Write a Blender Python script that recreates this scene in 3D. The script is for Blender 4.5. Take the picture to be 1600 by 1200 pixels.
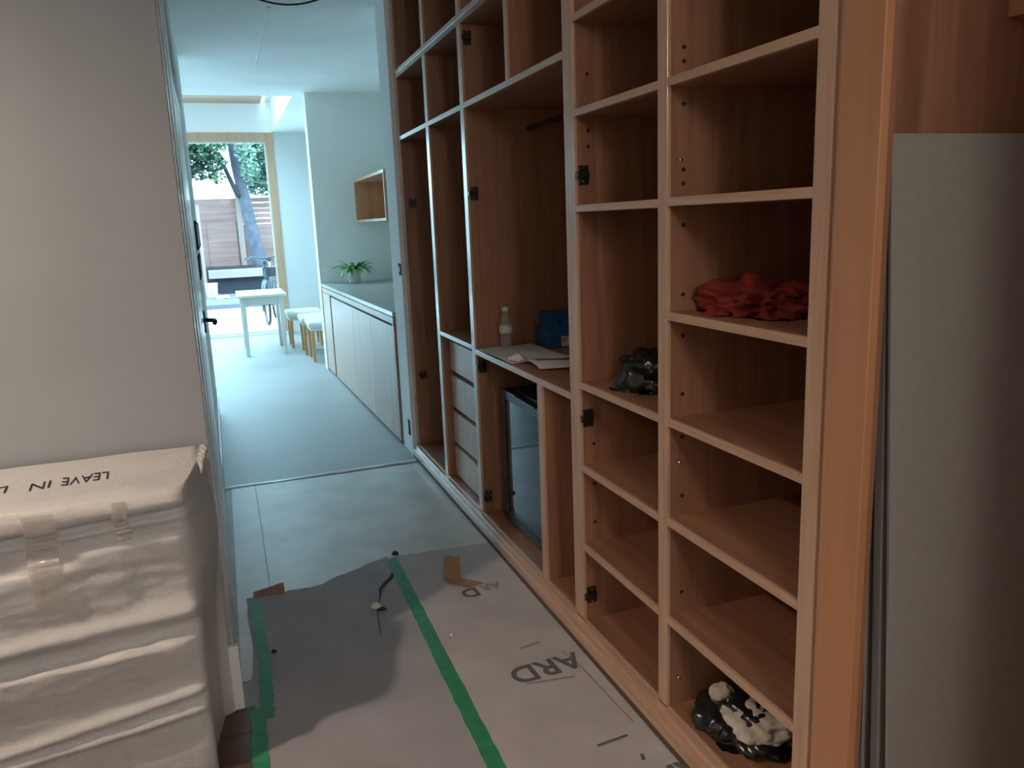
import bpy, bmesh, math, random
from mathutils import Vector, Matrix, noise

for o in list(bpy.data.objects):
    bpy.data.objects.remove(o, do_unlink=True)
scn = bpy.context.scene
COL = scn.collection
PI = math.pi

# ------------------------------------------------------------------ camera
cam_d = bpy.data.cameras.new('camera')
cam = bpy.data.objects.new('camera', cam_d)
COL.objects.link(cam)
FPX = 1241.02
cam_d.sensor_fit = 'HORIZONTAL'
cam_d.sensor_width = 36.0
cam_d.lens = FPX / 1600 * 36.0
cam_d.clip_start = 0.02
yaw, pitch, roll = 0.34108318, 0.20342117, -0.03947008
r0 = Vector((math.cos(yaw), -math.sin(yaw), 0))
f0 = Vector((math.sin(yaw), math.cos(yaw), 0))
u0 = Vector((0, 0, 1))
f1 = f0 * math.cos(pitch) - u0 * math.sin(pitch)
u1 = u0 * math.cos(pitch) + f0 * math.sin(pitch)
r2 = r0 * math.cos(roll) + u1 * math.sin(roll)
u2 = u1 * math.cos(roll) - r0 * math.sin(roll)
mw = Matrix((r2, u2, -f1)).transposed().to_4x4()
mw.translation = Vector((0, 0, 1.5))
cam.matrix_world = mw
scn.camera = cam

# ------------------------------------------------------------------ sky, lamps, exposure
w = bpy.data.worlds.new('overcast_sky')
scn.world = w
w.use_nodes = True
bg = w.node_tree.nodes['Background']
bg.inputs[0].default_value = (0.44, 0.80, 1.0, 1)
bg.inputs[1].default_value = 10.5

scn.view_settings.view_transform = 'Standard'
scn.view_settings.look = 'None'
scn.view_settings.exposure = 0.2
scn.view_settings.gamma = 1.0
scn.view_settings.use_curve_mapping = False
scn.cycles.diffuse_bounces = 8
scn.cycles.max_bounces = 14
scn.cycles.transparent_max_bounces = 16


def area_portal(name, loc, rot, sx, sy):
    d = bpy.data.lights.new(name, 'AREA')
    d.shape = 'RECTANGLE'
    d.size, d.size_y = sx, sy
    d.cycles.is_portal = True
    o = bpy.data.objects.new(name, d)
    COL.objects.link(o)
    o.location = loc
    o.rotation_euler = rot
    return o


area_portal('skylight_portal', (-0.37, 10.4, 3.42), (0, 0, 0), 2.5, 3.4)
area_portal('garden_door_portal', (-1.15, 12.36, 1.42), (-PI / 2, 0, 0), 4.1, 2.8)

# ceiling downlight of the front room (out of the frame, upper left)
sd = bpy.data.lights.new('downlight', 'SPOT')
sd.energy = 116
sd.color = (1.0, 0.78, 0.60)
sd.spot_size = math.radians(146)
sd.spot_blend = 1.0
sd.shadow_soft_size = 0.05
so = bpy.data.objects.new('downlight', sd)
COL.objects.link(so)
so.location = (-1.30, 1.70, 2.62)
# unseen fill light added at the back of the front room, behind the camera
pd = bpy.data.lights.new('front_room_fill', 'POINT')
pd.energy = 42
pd.color = (1.0, 0.93, 0.86)
pd.shadow_soft_size = 0.18
po = bpy.data.objects.new('front_room_fill', pd)
COL.objects.link(po)
po.location = (0.30, -1.6, 2.45)


# ------------------------------------------------------------------ materials
def mat(name, color, rough=0.6, metal=0.0, spec=0.5, noise_amt=0.0, noise_scale=8.0, bump=0.0, bump_scale=60.0,
        coat=0.0):
    m = bpy.data.materials.new(name)
    m.use_nodes = True
    nt = m.node_tree
    b = nt.nodes['Principled BSDF']
    b.inputs['Base Color'].default_value = (*color, 1)
    b.inputs['Roughness'].default_value = rough
    b.inputs['Metallic'].default_value = metal
    b.inputs['Specular IOR Level'].default_value = spec
    b.inputs['Coat Weight'].default_value = coat
    tc = nt.nodes.new('ShaderNodeTexCoord')
    if noise_amt > 0:
        n = nt.nodes.new('ShaderNodeTexNoise')
        n.inputs['Scale'].default_value = noise_scale
        n.inputs['Detail'].default_value = 6
        nt.links.new(tc.outputs['Object'], n.inputs['Vector'])
        r = nt.nodes.new('ShaderNodeValToRGB')
        r.color_ramp.elements[0].position = 0.3
        r.color_ramp.elements[1].position = 0.7
        lo = [max(0, c * (1 - noise_amt)) for c in color]
        hi = [min(1, c * (1 + noise_amt)) for c in color]
        r.color_ramp.elements[0].color = (*lo, 1)
        r.color_ramp.elements[1].color = (*hi, 1)
        nt.links.new(n.outputs['Fac'], r.inputs['Fac'])
        nt.links.new(r.outputs['Color'], b.inputs['Base Color'])
    if bump > 0:
        n2 = nt.nodes.new('ShaderNodeTexNoise')
        n2.inputs['Scale'].default_value = bump_scale
        n2.inputs['Detail'].default_value = 5
        nt.links.new(tc.outputs['Object'], n2.inputs['Vector'])
        bp = nt.nodes.new('ShaderNodeBump')
        bp.inputs['Strength'].default_value = bump
        bp.inputs['Distance'].default_value = 0.01
        nt.links.new(n2.outputs['Fac'], bp.inputs['Height'])
        nt.links.new(bp.outputs['Normal'], b.inputs['Normal'])
    return m


def wood(name, dark, light, axis='z', rough=0.4, scale=1.0, spec=0.45):
    m = bpy.data.materials.new(name)
    m.use_nodes = True
    nt = m.node_tree
    b = nt.nodes['Principled BSDF']
    b.inputs['Roughness'].default_value = rough
    b.inputs['Specular IOR Level'].default_value = spec
    tc = nt.nodes.new('ShaderNodeTexCoord')
    mp = nt.nodes.new('ShaderNodeMapping')
    s = {'x': (1.2, 22, 22), 'y': (22, 1.2, 22), 'z': (22, 22, 1.2)}[axis]
    mp.inputs['Scale'].default_value = [v * scale for v in s]
    nt.links.new(tc.outputs['Object'], mp.inputs['Vector'])
    n1 = nt.nodes.new('ShaderNodeTexNoise')
    n1.inputs['Scale'].default_value = 1.0
    n1.inputs['Detail'].default_value = 5
    n1.inputs['Distortion'].default_value = 0.6
    nt.links.new(mp.outputs[0], n1.inputs['Vector'])
    n2 = nt.nodes.new('ShaderNodeTexNoise')
    n2.inputs['Scale'].default_value = 5.0
    n2.inputs['Detail'].default_value = 3
    nt.links.new(mp.outputs[0], n2.inputs['Vector'])
    mx = nt.nodes.new('ShaderNodeMath')
    mx.operation = 'MULTIPLY_ADD'
    mx.inputs[1].default_value = 0.35
    nt.links.new(n2.outputs['Fac'], mx.inputs[0])
    nt.links.new(n1.outputs['Fac'], mx.inputs[2])
    r = nt.nodes.new('ShaderNodeValToRGB')
    r.color_ramp.elements[0].position = 0.45
    r.color_ramp.elements[1].position = 0.92
    r.color_ramp.elements[0].color = (*dark, 1)
    r.color_ramp.elements[1].color = (*light, 1)
    nt.links.new(mx.outputs[0], r.inputs['Fac'])
    nt.links.new(r.outputs['Color'], b.inputs['Base Color'])
    bp = nt.nodes.new('ShaderNodeBump')
    bp.inputs['Strength'].default_value = 0.06
    bp.inputs['Distance'].default_value = 0.004
    nt.links.new(n2.outputs['Fac'], bp.inputs['Height'])
    nt.links.new(bp.outputs['Normal'], b.inputs['Normal'])
    return m


def glass(name, tint=(1, 1, 1), refl=0.08, rough=0.02):
    m = bpy.data.materials.new(name)
    m.use_nodes = True
    nt = m.node_tree
    nt.nodes.clear()
    out = nt.nodes.new('ShaderNodeOutputMaterial')
    t = nt.nodes.new('ShaderNodeBsdfTransparent')
    t.inputs[0].default_value = (*tint, 1)
    g = nt.nodes.new('ShaderNodeBsdfGlossy')
    g.inputs['Roughness'].default_value = rough
    fr = nt.nodes.new('ShaderNodeLayerWeight')
    fr.inputs['Blend'].default_value = refl
    mx = nt.nodes.new('ShaderNodeMixShader')
    nt.links.new(fr.outputs['Fresnel'], mx.inputs[0])
    nt.links.new(t.outputs[0], mx.inputs[1])
    nt.links.new(g.outputs[0], mx.inputs[2])
    nt.links.new(mx.outputs[0], out.inputs[0])
    return m


OAK_D, OAK_L = (0.26, 0.117, 0.065), (0.41, 0.205, 0.12)
M = {}
M['oak'] = wood('oak_veneer_upright', OAK_D, OAK_L, 'z')
M['oak_y'] = wood('oak_veneer_lengthwise', OAK_D, OAK_L, 'y')
M['oak_edge'] = wood('oak_lipping', (0.52, 0.31, 0.20), (0.68, 0.44, 0.31), 'z', 0.24, 1.6, 1.0)
M['oak_edge_y'] = wood('oak_lipping_lengthwise', (0.52, 0.31, 0.20), (0.68, 0.44, 0.31), 'y', 0.24, 1.6, 1.0)
M['oak_front'] = wood('oak_drawer_front', (0.66, 0.47, 0.35), (0.80, 0.61, 0.48), 'z', scale=0.7)
M['oak_post'] = wood('oak_post', (0.50, 0.235, 0.115), (0.60, 0.30, 0.155), 'z', scale=0.5)
M['brown_floor'] = wood('brown_floorboards', (0.075, 0.040, 0.025), (0.13, 0.075, 0.048), 'x', scale=0.5)
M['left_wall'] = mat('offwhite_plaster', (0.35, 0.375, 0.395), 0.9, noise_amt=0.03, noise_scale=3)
M['white_wall'] = mat('white_plaster', (0.80, 0.79, 0.77), 0.9, noise_amt=0.03, noise_scale=3)
M['far_wall'] = mat('far_wall_plaster', (0.62, 0.62, 0.61), 0.85, noise_amt=0.02, noise_scale=3)
M['bright_wall'] = mat('bright_white_plaster', (0.87, 0.87, 0.86), 0.85, noise_amt=0.02, noise_scale=3)
M['white_gloss'] = mat('white_gloss_paint', (0.80, 0.81, 0.80), 0.25)
M['green_wall'] = mat('pale_sage_plaster', (0.80, 0.81, 0.77), 0.9, noise_amt=0.02, noise_scale=2)
M['ceiling'] = mat('ceiling_plaster', (0.88, 0.88, 0.87), 0.95, noise_amt=0.05, noise_scale=2.0, bump=0.05,
                   bump_scale=4)
M['floor'] = mat('dusty_white_screed', (0.315, 0.315, 0.315), 0.5, noise_amt=0.07, noise_scale=1.6, bump=0.05,
                 bump_scale=14)
M['dust_sheet'] = mat('dusty_hardboard', (0.62, 0.60, 0.57), 0.42, noise_amt=0.16, noise_scale=4.0, bump=0.1,
                      bump_scale=10)
M['kraft'] = mat('kraft_floor_paper', (0.47, 0.435, 0.42), 0.8, noise_amt=0.10, noise_scale=5.0, bump=0.1,
                 bump_scale=9)
M['kraft_grey'] = mat('greyish_floor_paper', (0.345, 0.335, 0.34), 0.8, noise_amt=0.10, noise_scale=4.0, bump=0.1,
                      bump_scale=9)
M['kraft_under'] = mat('brown_paper_back', (0.30, 0.19, 0.12), 0.85, noise_amt=0.08)
M['tape_green'] = mat('green_masking_tape', (0.03, 0.24, 0.10), 0.55, noise_amt=0.2, noise_scale=25)
M['ink'] = mat('grey_print', (0.11, 0.12, 0.13), 0.8)
M['ink_faint'] = mat('faint_print', (0.27, 0.25, 0.235), 0.8)
M['marker'] = mat('black_marker', (0.012, 0.012, 0.012), 0.5)
M['foam'] = mat('white_foam_wrap', (0.54, 0.53, 0.53), 0.42, spec=0.35, noise_amt=0.03, noise_scale=30, bump=0.22,
                bump_scale=90)
M['tape_clear'] = mat('clear_packing_tape', (0.60, 0.56, 0.51), 0.22, bump=0.3, bump_scale=30)
M['tape_clear'].node_tree.nodes['Principled BSDF'].inputs['Alpha'].default_value = 0.55
M['board'] = mat('grey_board', (0.31, 0.29, 0.265), 0.9, noise_amt=0.04, noise_scale=60)
M['black_metal'] = mat('black_metal', (0.015, 0.016, 0.018), 0.35, metal=0.3)
M['hinge'] = mat('dark_nickel', (0.10, 0.09, 0.08), 0.28, metal=0.9)
M['chrome'] = mat('chrome', (0.75, 0.75, 0.73), 0.15, metal=1.0)
M['hole'] = mat('drilled_hole', (0.03, 0.012, 0.008), 0.9)
M['black_plastic'] = mat('black_plastic', (0.012, 0.014, 0.016), 0.5)
M['fridge_frame'] = mat('fridge_dark_frame', (0.02, 0.03, 0.04), 0.25)
M['fridge_glass'] = mat('smoked_glass', (0.020, 0.028, 0.032), 0.06, spec=0.7, coat=0.25)
M['blue_box'] = mat('blue_carton', (0.012, 0.10, 0.30), 0.5, noise_amt=0.06)
M['label_white'] = mat('white_label', (0.62, 0.60, 0.57), 0.7)
M['paper_white'] = mat('white_paper', (0.80, 0.78, 0.76), 0.8)
M['slot'] = mat('dark_slot', (0.10, 0.09, 0.085), 0.9)
M['red_cloth'] = mat('red_cloth', (0.22, 0.017, 0.010), 0.9, noise_amt=0.3, noise_scale=14, bump=0.4, bump_scale=80)
M['black_bag'] = mat('black_polythene', (0.010, 0.012, 0.013), 0.22, spec=0.7, bump=0.3, bump_scale=18)
M['cloth_white'] = mat('cream_cloth', (0.62, 0.57, 0.50), 0.9, bump=0.3, bump_scale=40)
M['worktop'] = mat('white_worktop', (0.36, 0.36, 0.35), 0.3)
M['counter_oak'] = wood('pale_oak_doors', (0.43, 0.28, 0.20), (0.52, 0.35, 0.26), 'z', scale=0.5)
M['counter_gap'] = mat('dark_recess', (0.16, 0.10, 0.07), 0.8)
M['table_white'] = mat('white_table_paint', (0.62, 0.62, 0.57), 0.35)
M['stool_leg'] = wood('orange_beech', (0.45, 0.22, 0.08), (0.60, 0.32, 0.14), 'z')
M['stool_seat'] = mat('pale_grey_upholstery', (0.62, 0.58, 0.55), 0.9, bump=0.2)
M['pot'] = mat('pale_grey_pot', (0.58, 0.60, 0.57), 0.6)
M['soil'] = mat('dark_soil', (0.05, 0.035, 0.025), 0.95)
M['leaf'] = mat('plant_leaf', (0.13, 0.33, 0.11), 0.45, noise_amt=0.4, noise_scale=10)
M['door_oak'] = wood('pale_door_timber', (0.46, 0.27, 0.165), (0.54, 0.34, 0.22), 'z')
M['glass'] = glass('window_glass')
M['paving'] = mat('pale_paving', (0.80, 0.80, 0.79), 0.8, noise_amt=0.05)
M['gravel'] = mat('grey_gravel', (0.10, 0.088, 0.105), 0.95, noise_amt=0.25, noise_scale=30, bump=0.5, bump_scale=60)
M['fence'] = wood('larch_boards', (0.15, 0.075, 0.062), (0.24, 0.13, 0.11), 'x', scale=0.35)
M['fence_post'] = wood('pale_larch', (0.20, 0.14, 0.12), (0.26, 0.19, 0.165), 'z', scale=0.35)
M['bench'] = wood('pale_bench_boards', (0.24, 0.18, 0.16), (0.30, 0.23, 0.21), 'x', scale=0.3)
M['dark_planter'] = mat('dark_slate', (0.012, 0.015, 0.02), 0.7)
M['bark'] = mat('grey_bark', (0.060, 0.058, 0.075), 0.9, noise_amt=0.35, noise_scale=5, bump=0.6, bump_scale=14)
M['bark_dark'] = mat('dark_bark', (0.018, 0.018, 0.022), 0.9, noise_amt=0.3, noise_scale=5)
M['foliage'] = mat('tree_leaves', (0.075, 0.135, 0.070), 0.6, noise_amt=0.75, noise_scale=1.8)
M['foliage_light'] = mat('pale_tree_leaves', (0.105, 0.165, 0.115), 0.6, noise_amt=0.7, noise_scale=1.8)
M['foliage_dark'] = mat('shaded_tree_leaves', (0.012, 0.035, 0.015), 0.6, noise_amt=0.8, noise_scale=1.8)  # darker copy of the leaves, shade put into the colour
M['bike_frame'] = mat('pale_blue_bike_paint', (0.018, 0.030, 0.045), 0.4)
M['tyre'] = mat('tyre_rubber', (0.004, 0.0042, 0.005), 0.8)
M['bottle'] = mat('clear_bottle_plastic', (0.60, 0.58, 0.54), 0.12, spec=0.8)
M['bottle'].node_tree.nodes['Principled BSDF'].inputs['Alpha'].default_value = 0.28
M['bottle_liquid'] = mat('milky_label', (0.62, 0.64, 0.55), 0.35)
M['bark_crumb'] = mat('plaster_crumb', (0.72, 0.72, 0.70), 0.9)
M['debris'] = mat('dark_debris_and_gap_shade', (0.035, 0.033, 0.032), 0.9)
M['wallplate'] = mat('dark_grey_plate', (0.030, 0.036, 0.038), 0.9, spec=0.1)
M['shade_and_joint'] = mat('dark_shade_and_joint', (0.06, 0.055, 0.05), 0.8)  # painted shade beside the wardrobe; also the terrace joint

# ------------------------------------------------------------------ mesh helpers
OFF = {}


def _off(parent):
    return OFF[parent.name] if parent is not None else Vector((0, 0, 0))


class MB:
    def __init__(self):
        self.bm = bmesh.new()

    def box(self, x0, x1, y0, y1, z0, z1, bevel=0.0):
        vs = [self.bm.verts.new((x, y, z)) for x in (x0, x1) for y in (y0, y1) for z in (z0, z1)]
        fs = [(0, 1, 3, 2), (4, 6, 7, 5), (0, 4, 5, 1), (2, 3, 7, 6), (0, 2, 6, 4), (1, 5, 7, 3)]
        faces = [self.bm.faces.new([vs[i] for i in f]) for f in fs]
        if bevel > 0:
            es = list({e for f in faces for e in f.edges})
            bmesh.ops.bevel(self.bm, geom=es, offset=bevel, segments=2, affect='EDGES', profile=0.5)
        return self

    def prism(self, pts, z0, z1):
        """polygon of (x, y) points extruded from z0 to z1"""
        a = [self.bm.verts.new((p[0], p[1], z0)) for p in pts]
        b = [self.bm.verts.new((p[0], p[1], z1)) for p in pts]
        n = len(pts)
        self.bm.faces.new(a[::-1])
        self.bm.faces.new(b)
        for i in range(n):
            self.bm.faces.new((a[i], a[(i + 1) % n], b[(i + 1) % n], b[i]))
        return self

    def hexa(self, bottom, top):
        a = [self.bm.verts.new(p) for p in bottom]
        b = [self.bm.verts.new(p) for p in top]
        n = len(a)
        self.bm.faces.new(a[::-1])
        self.bm.faces.new(b)
        for i in range(n):
            self.bm.faces.new((a[i], a[(i + 1) % n], b[(i + 1) % n], b[i]))
        return self

    def tube(self, pts, radii, seg=10, cap=True):
        pts = [Vector(p) for p in pts]
        if not hasattr(radii, '__len__'):
            radii = [radii] * len(pts)
        rings = []
        up = Vector((0.123, 0.231, 0.964)).normalized()
        for i, p in enumerate(pts):
            t = (pts[min(i + 1, len(pts) - 1)] - pts[max(i - 1, 0)]).normalized()
            a = t.cross(up)
            if a.length < 1e-4:
                a = t.cross(Vector((1, 0, 0)))
            a.normalize()
            b = t.cross(a).normalized()
            rings.append([self.bm.verts.new(p + (a * math.cos(2 * PI * k / seg) + b * math.sin(2 * PI * k / seg)) * radii[i])
                          for k in range(seg)])
        for i in range(len(rings) - 1):
            for k in range(seg):
                self.bm.faces.new((rings[i][k], rings[i][(k + 1) % seg], rings[i + 1][(k + 1) % seg], rings[i + 1][k]))
        if cap:
            self.bm.faces.new(rings[0][::-1])
            self.bm.faces.new(rings[-1])
        return self

    def lathe(self, prof, cx, cy, seg=20, cap=True):
        rings = []
        for r, z in prof:
            rings.append([self.bm.verts.new((cx + r * math.cos(2 * PI * k / seg), cy + r * math.sin(2 * PI * k / seg), z))
                          for k in range(seg)])
        for i in range(len(rings) - 1):
            for k in range(seg):
                self.bm.faces.new((rings[i][k], rings[i][(k + 1) % seg], rings[i + 1][(k + 1) % seg], rings[i + 1][k]))
        if cap:
            self.bm.faces.new(rings[0][::-1])
            self.bm.faces.new(rings[-1])
        return self

    def torus(self, c, axis, R, r, seg=32, mseg=8):
        c = Vector(c)
        ax = Vector(axis).normalized()
        a = ax.cross(Vector((0, 0, 1)))
        if a.length < 1e-3:
            a = Vector((1, 0, 0))
        a.normalize()
        b = ax.cross(a)
        rings = []
        for i in range(seg):
            t = 2 * PI * i / seg
            d = a * math.cos(t) + b * math.sin(t)
            rings.append([self.bm.verts.new(c + d * (R + r * math.cos(2 * PI * k / mseg)) + ax * r * math.sin(2 * PI * k / mseg))
                          for k in range(mseg)])
        for i in range(seg):
            for k in range(mseg):
                self.bm.faces.new((rings[i][k], rings[i][(k + 1) % mseg], rings[(i + 1) % seg][(k + 1) % mseg],
                                   rings[(i + 1) % seg][k]))
        return self

    def grid(self, f, nu, nv, thick=0.0):
        """surface from f(u, v), u, v in 0..1"""
        g = [[self.bm.verts.new(f(i / nu, j / nv)) for j in range(nv + 1)] for i in range(nu + 1)]
        for i in range(nu):
            for j in range(nv):
                self.bm.faces.new((g[i][j], g[i + 1][j], g[i + 1][j + 1], g[i][j + 1]))
        return self

    def build(self, name, m, parent=None, smooth=False, normals=True):
        if normals:
            bmesh.ops.recalc_face_normals(self.bm, faces=self.bm.faces)
        o3 = _off(parent)
        if o3.length > 0:
            bmesh.ops.translate(self.bm, verts=self.bm.verts, vec=-o3)
        me = bpy.data.meshes.new(name)
        self.bm.to_mesh(me)
        self.bm.free()
        if smooth:
            for p in me.polygons:
                p.use_smooth = True
        me.materials.append(M[m] if isinstance(m, str) else m)
        o = bpy.data.objects.new(name, me)
        COL.objects.link(o)
        OFF[o.name] = o3
        if parent is not None:
            o.parent = parent
        return o


def B(x0, x1, y0, y1, z0, z1, bevel=0.0):
    return MB().box(x0, x1, y0, y1, z0, z1, bevel)


def tag(o, label, cat, group=None, kind=None):
    o['label'] = label
    o['category'] = cat
    if group:
        o['group'] = group
    if kind:
        o['kind'] = kind
    return o


def thing(name, loc, label, cat, group=None):
    o = bpy.data.objects.new(name, None)
    o.empty_display_size = 0.05
    COL.objects.link(o)
    o.location = loc
    OFF[o.name] = Vector(loc)
    return tag(o, label, cat, group)


def single(name, mb, m, loc, label, cat, group=None, smooth=False):
    """a thing that is one mesh, with its origin at loc"""
    bmesh.ops.recalc_face_normals(mb.bm, faces=mb.bm.faces)
    bmesh.ops.translate(mb.bm, verts=mb.bm.verts, vec=-Vector(loc))
    me = bpy.data.meshes.new(name)
    mb.bm.to_mesh(me)
    mb.bm.free()
    if smooth:
        for p in me.polygons:
            p.use_smooth = True
    me.materials.append(M[m])
    o = bpy.data.objects.new(name, me)
    COL.objects.link(o)
    o.location = loc
    OFF[o.name] = Vector(loc)
    return tag(o, label, cat, group)


def struct(name, mb, m, parent=None):
    o = mb.build(name, m, parent)
    if parent is None:
        o['kind'] = 'structure'
    return o


def solidify(o, t, offset=-1):
    md = o.modifiers.new('thickness', 'SOLIDIFY')
    md.thickness = t
    md.offset = offset
    return o


def text_mesh(name, s, size, loc, rot, m, parent, extrude=0.0003, bold=0.0, sx=1.0):
    c = bpy.data.curves.new(name, 'FONT')
    c.body = s
    c.size = size
    c.extrude = extrude
    c.offset = bold
    c.align_x = 'CENTER'
    c.align_y = 'CENTER'
    t = bpy.data.objects.new(name, c)
    COL.objects.link(t)
    dg = bpy.context.evaluated_depsgraph_get()
    me = bpy.data.meshes.new_from_object(t.evaluated_get(dg))
    bpy.data.objects.remove(t, do_unlink=True)
    me.materials.clear()
    me.materials.append(M[m])
    o = bpy.data.objects.new(name, me)
    COL.objects.link(o)
    if parent is not None:
        o.parent = parent
        OFF[o.name] = _off(parent)
        loc = Vector(loc) - _off(parent)
    o.location = loc
    o.rotation_euler = rot
    o.scale = (sx, 1, 1)
    return o


# ------------------------------------------------------------------ the setting
CZ = 2.835
struct('floor', B(-3.3, 4.3, -2.3, 12.3, -0.1, 0.0), 'floor')
cb = B(-3.3, 4.3, -2.3, 8.85, CZ, CZ + 0.1)
cb.box(0.86, 4.3, 8.85, 12.3, CZ, CZ + 0.1)
cb.box(-3.3, -1.6, 8.85, 12.3, CZ, CZ + 0.1)
ceil = struct('ceiling', cb, 'ceiling')
# ridge of filler along a board joint
MB().grid(lambda u, v: (0.437 + (v - 0.5) * 0.034 * (1 - 0.3 * u), 5.4 + 1.8 * u, CZ - 0.007 * math.sin(PI * v) - 0.0004),
          8, 4).build('filler_ridge', 'ceiling', ceil, True)

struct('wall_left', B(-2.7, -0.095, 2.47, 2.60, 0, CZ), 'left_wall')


def wl(y):
    return -0.120 - 0.0112 * (y - 4.3)


def on_wall(p0, p1, y0, y1, z0, z1):
    """flat box lying along the hall's left wall, from p0 to p1 metres in front of it"""
    return MB().prism([(wl(y0) + p0, y0), (wl(y1) + p0, y1), (wl(y1) + p1, y1), (wl(y0) + p1, y0)], z0, z1)


struct('wall_hall', MB().prism([(-0.30, 2.60), (-0.131, 2.60), (-0.131, 2.885), (wl(2.885), 2.885), (wl(6.97), 6.97), (-0.30, 6.97)], 0, CZ), 'bright_wall')
struct('wall_hall_return', B(-3.3, -0.30, 6.85, 6.97, 0, CZ), 'bright_wall')
struct('wall_kitchen_left', B(-3.3, -3.15, 6.97, 12.3, 0, CZ), 'bright_wall')
struct('wall_kitchen_right', B(4.15, 4.3, 8.78, 12.3, 0, CZ), 'bright_wall')
struct('wall_right', B(1.735, 1.87, -2.3, 8.58, 0, CZ), 'green_wall')
struct('wall_front_room', B(-2.85, -2.7, -2.3, 2.60, 0, CZ), 'white_wall')
struct('wall_back', B(-2.85, 1.87, -2.45, -2.3, 0, CZ), 'white_wall')
struct('wall_end', B(0.957, 4.3, 8.58, 8.78, 0, CZ), 'green_wall')
struct('wall_nib', B(1.062, 1.735, 4.992, 5.28, 0, CZ), 'bright_wall')
fb = B(0.86, 4.3, 12.1, 12.3, 0, CZ)
fb.box(-3.3, -3.15, 12.1, 12.3, 0, CZ)
struct('wall_far', fb, 'far_wall')
ub = B(0.86, 0.98, 8.73, 12.1, CZ + 0.1, 3.36)
ub.box(-1.7, 0.96, 12.1, 12.3, CZ, 3.36)
ub.box(-1.72, -1.6, 8.73, 12.1, CZ + 0.1, 3.36)
ub.box(-1.6, 0.86, 8.73, 8.85, CZ + 0.1, 3.36)
struct('wall_skylight', ub, 'bright_wall')

# skylight: timber frame and glass
sk = MB()
sk.box(-1.6, 0.735, 11.0, 12.1, 3.222, 3.30)
sf = sk.build('window_1', 'door_oak')
sf['kind'] = 'structure'
B(-1.6, -1.52, 8.85, 11.0, 3.25, 3.30).build('frame_rail', 'door_oak', sf)
B(0.79, 0.86, 8.85, 12.1, 3.25, 3.36).build('frame_rail', 'white_gloss', sf)
B(-1.6, 0.86, 8.85, 12.1, 3.32, 3.328).build('pane', 'glass', sf)

# garden door
dd = bpy.data.objects.new('door_1', None)
COL.objects.link(dd)
dd.location = (-0.2, 12.12, 0)
OFF[dd.name] = Vector(dd.location)
dd['kind'] = 'structure'
B(0.755, 0.86, 12.08, 12.2, 0.03, 2.835, 0.004).build('frame_post', 'door_oak', dd)
B(-1.25, -1.145, 12.08, 12.2, 0.03, 2.835, 0.004).build('frame_post', 'door_oak', dd)
B(-3.15, -3.05, 12.08, 12.2, 0.03, 2.835, 0.004).build('frame_post', 'door_oak', dd)
B(-3.05, -1.25, 12.08, 12.2, 2.715, 2.835, 0.004).build('frame_head', 'door_oak', dd)
B(-3.05, -1.25, 12.15, 12.158, 0.03, 2.715).build('pane', 'glass', dd)  # unseen side glazing and frame, added to let in more daylight
B(-1.145, 0.755, 12.08, 12.2, 2.715, 2.835, 0.004).build('frame_head', 'door_oak', dd)
B(-3.15, 0.86, 12.07, 12.3, 0.0, 0.03).build('threshold', 'white_gloss', dd)
sl = B(0.738, 0.755, 12.13, 12.18, 0.03, 2.715)
sl.box(-1.145, -1.128, 12.13, 12.18, 0.03, 2.715)
sl.box(-1.128, 0.738, 12.13, 12.18, 2.70, 2.715)
sl.box(-1.128, 0.738, 12.13, 12.18, 0.03, 0.05)
sl.build('sash', 'stool_seat', dd)
B(-1.128, 0.738, 12.15, 12.158, 0.05, 2.70).build('pane', 'glass', dd)

# white architrave of the opening on the left, with its plinth block
ab = MB()
prof = [(-0.0949, 2.472), (-0.0920, 2.480), (-0.0920, 2.575), (-0.0885, 2.590), (-0.0885, 2.70), (-0.0855, 2.72), (-0.0850, 2.88),
        (-0.13, 2.88), (-0.13, 2.602), (-0.0949, 2.602)]
ab.prism(prof, 0.0, CZ)
ar = struct('trim_1', ab, 'white_gloss')
B(-0.135, -0.077, 2.449, 2.4699, 0.006, 0.225, 0.003).build('plinth_block', 'white_gloss', ar)
struct('baseboard_left', B(-2.7, -0.135, 2.452, 2.47, 0, 0.2), 'white_gloss')
struct('baseboard_hall', on_wall(0, 0.008, 4.75, 6.97, 0, 0.17), 'white_gloss')

# hall door in the left wall, seen edge on
hd = bpy.data.objects.new('door_2', None)
COL.objects.link(hd)
hd.location = (-0.125, 4.2, 0)
OFF[hd.name] = Vector(hd.location)
hd['kind'] = 'structure'
on_wall(0.0002, 0.004, 3.72, 4.56, 0.008, 2.05).build('leaf', 'white_gloss', hd)
on_wall(0.0002, 0.006, 4.565, 4.64, 0, 2.12).build('door_casing', 'white_gloss', hd)
on_wall(0.0002, 0.006, 3.64, 3.715, 0, 2.12).build('door_casing', 'white_gloss', hd)
on_wall(0.0002, 0.006, 3.715, 4.565, 2.055, 2.12).build('door_casing', 'white_gloss', hd)
h = on_wall(0.0042, 0.012, 4.42, 4.455, 0.985, 1.10).build('handle', 'black_metal', hd)
MB().tube([(-0.112, 4.437, 1.05), (-0.066, 4.437, 1.046)], 0.011, 10).build('handle_neck', 'black_metal', h, True)
MB().tube([(-0.066, 4.45, 1.046), (-0.062, 4.40, 1.045), (-0.064, 4.33, 1.043)], 0.012, 10).build('handle_lever', 'black_metal', h, True)

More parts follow.
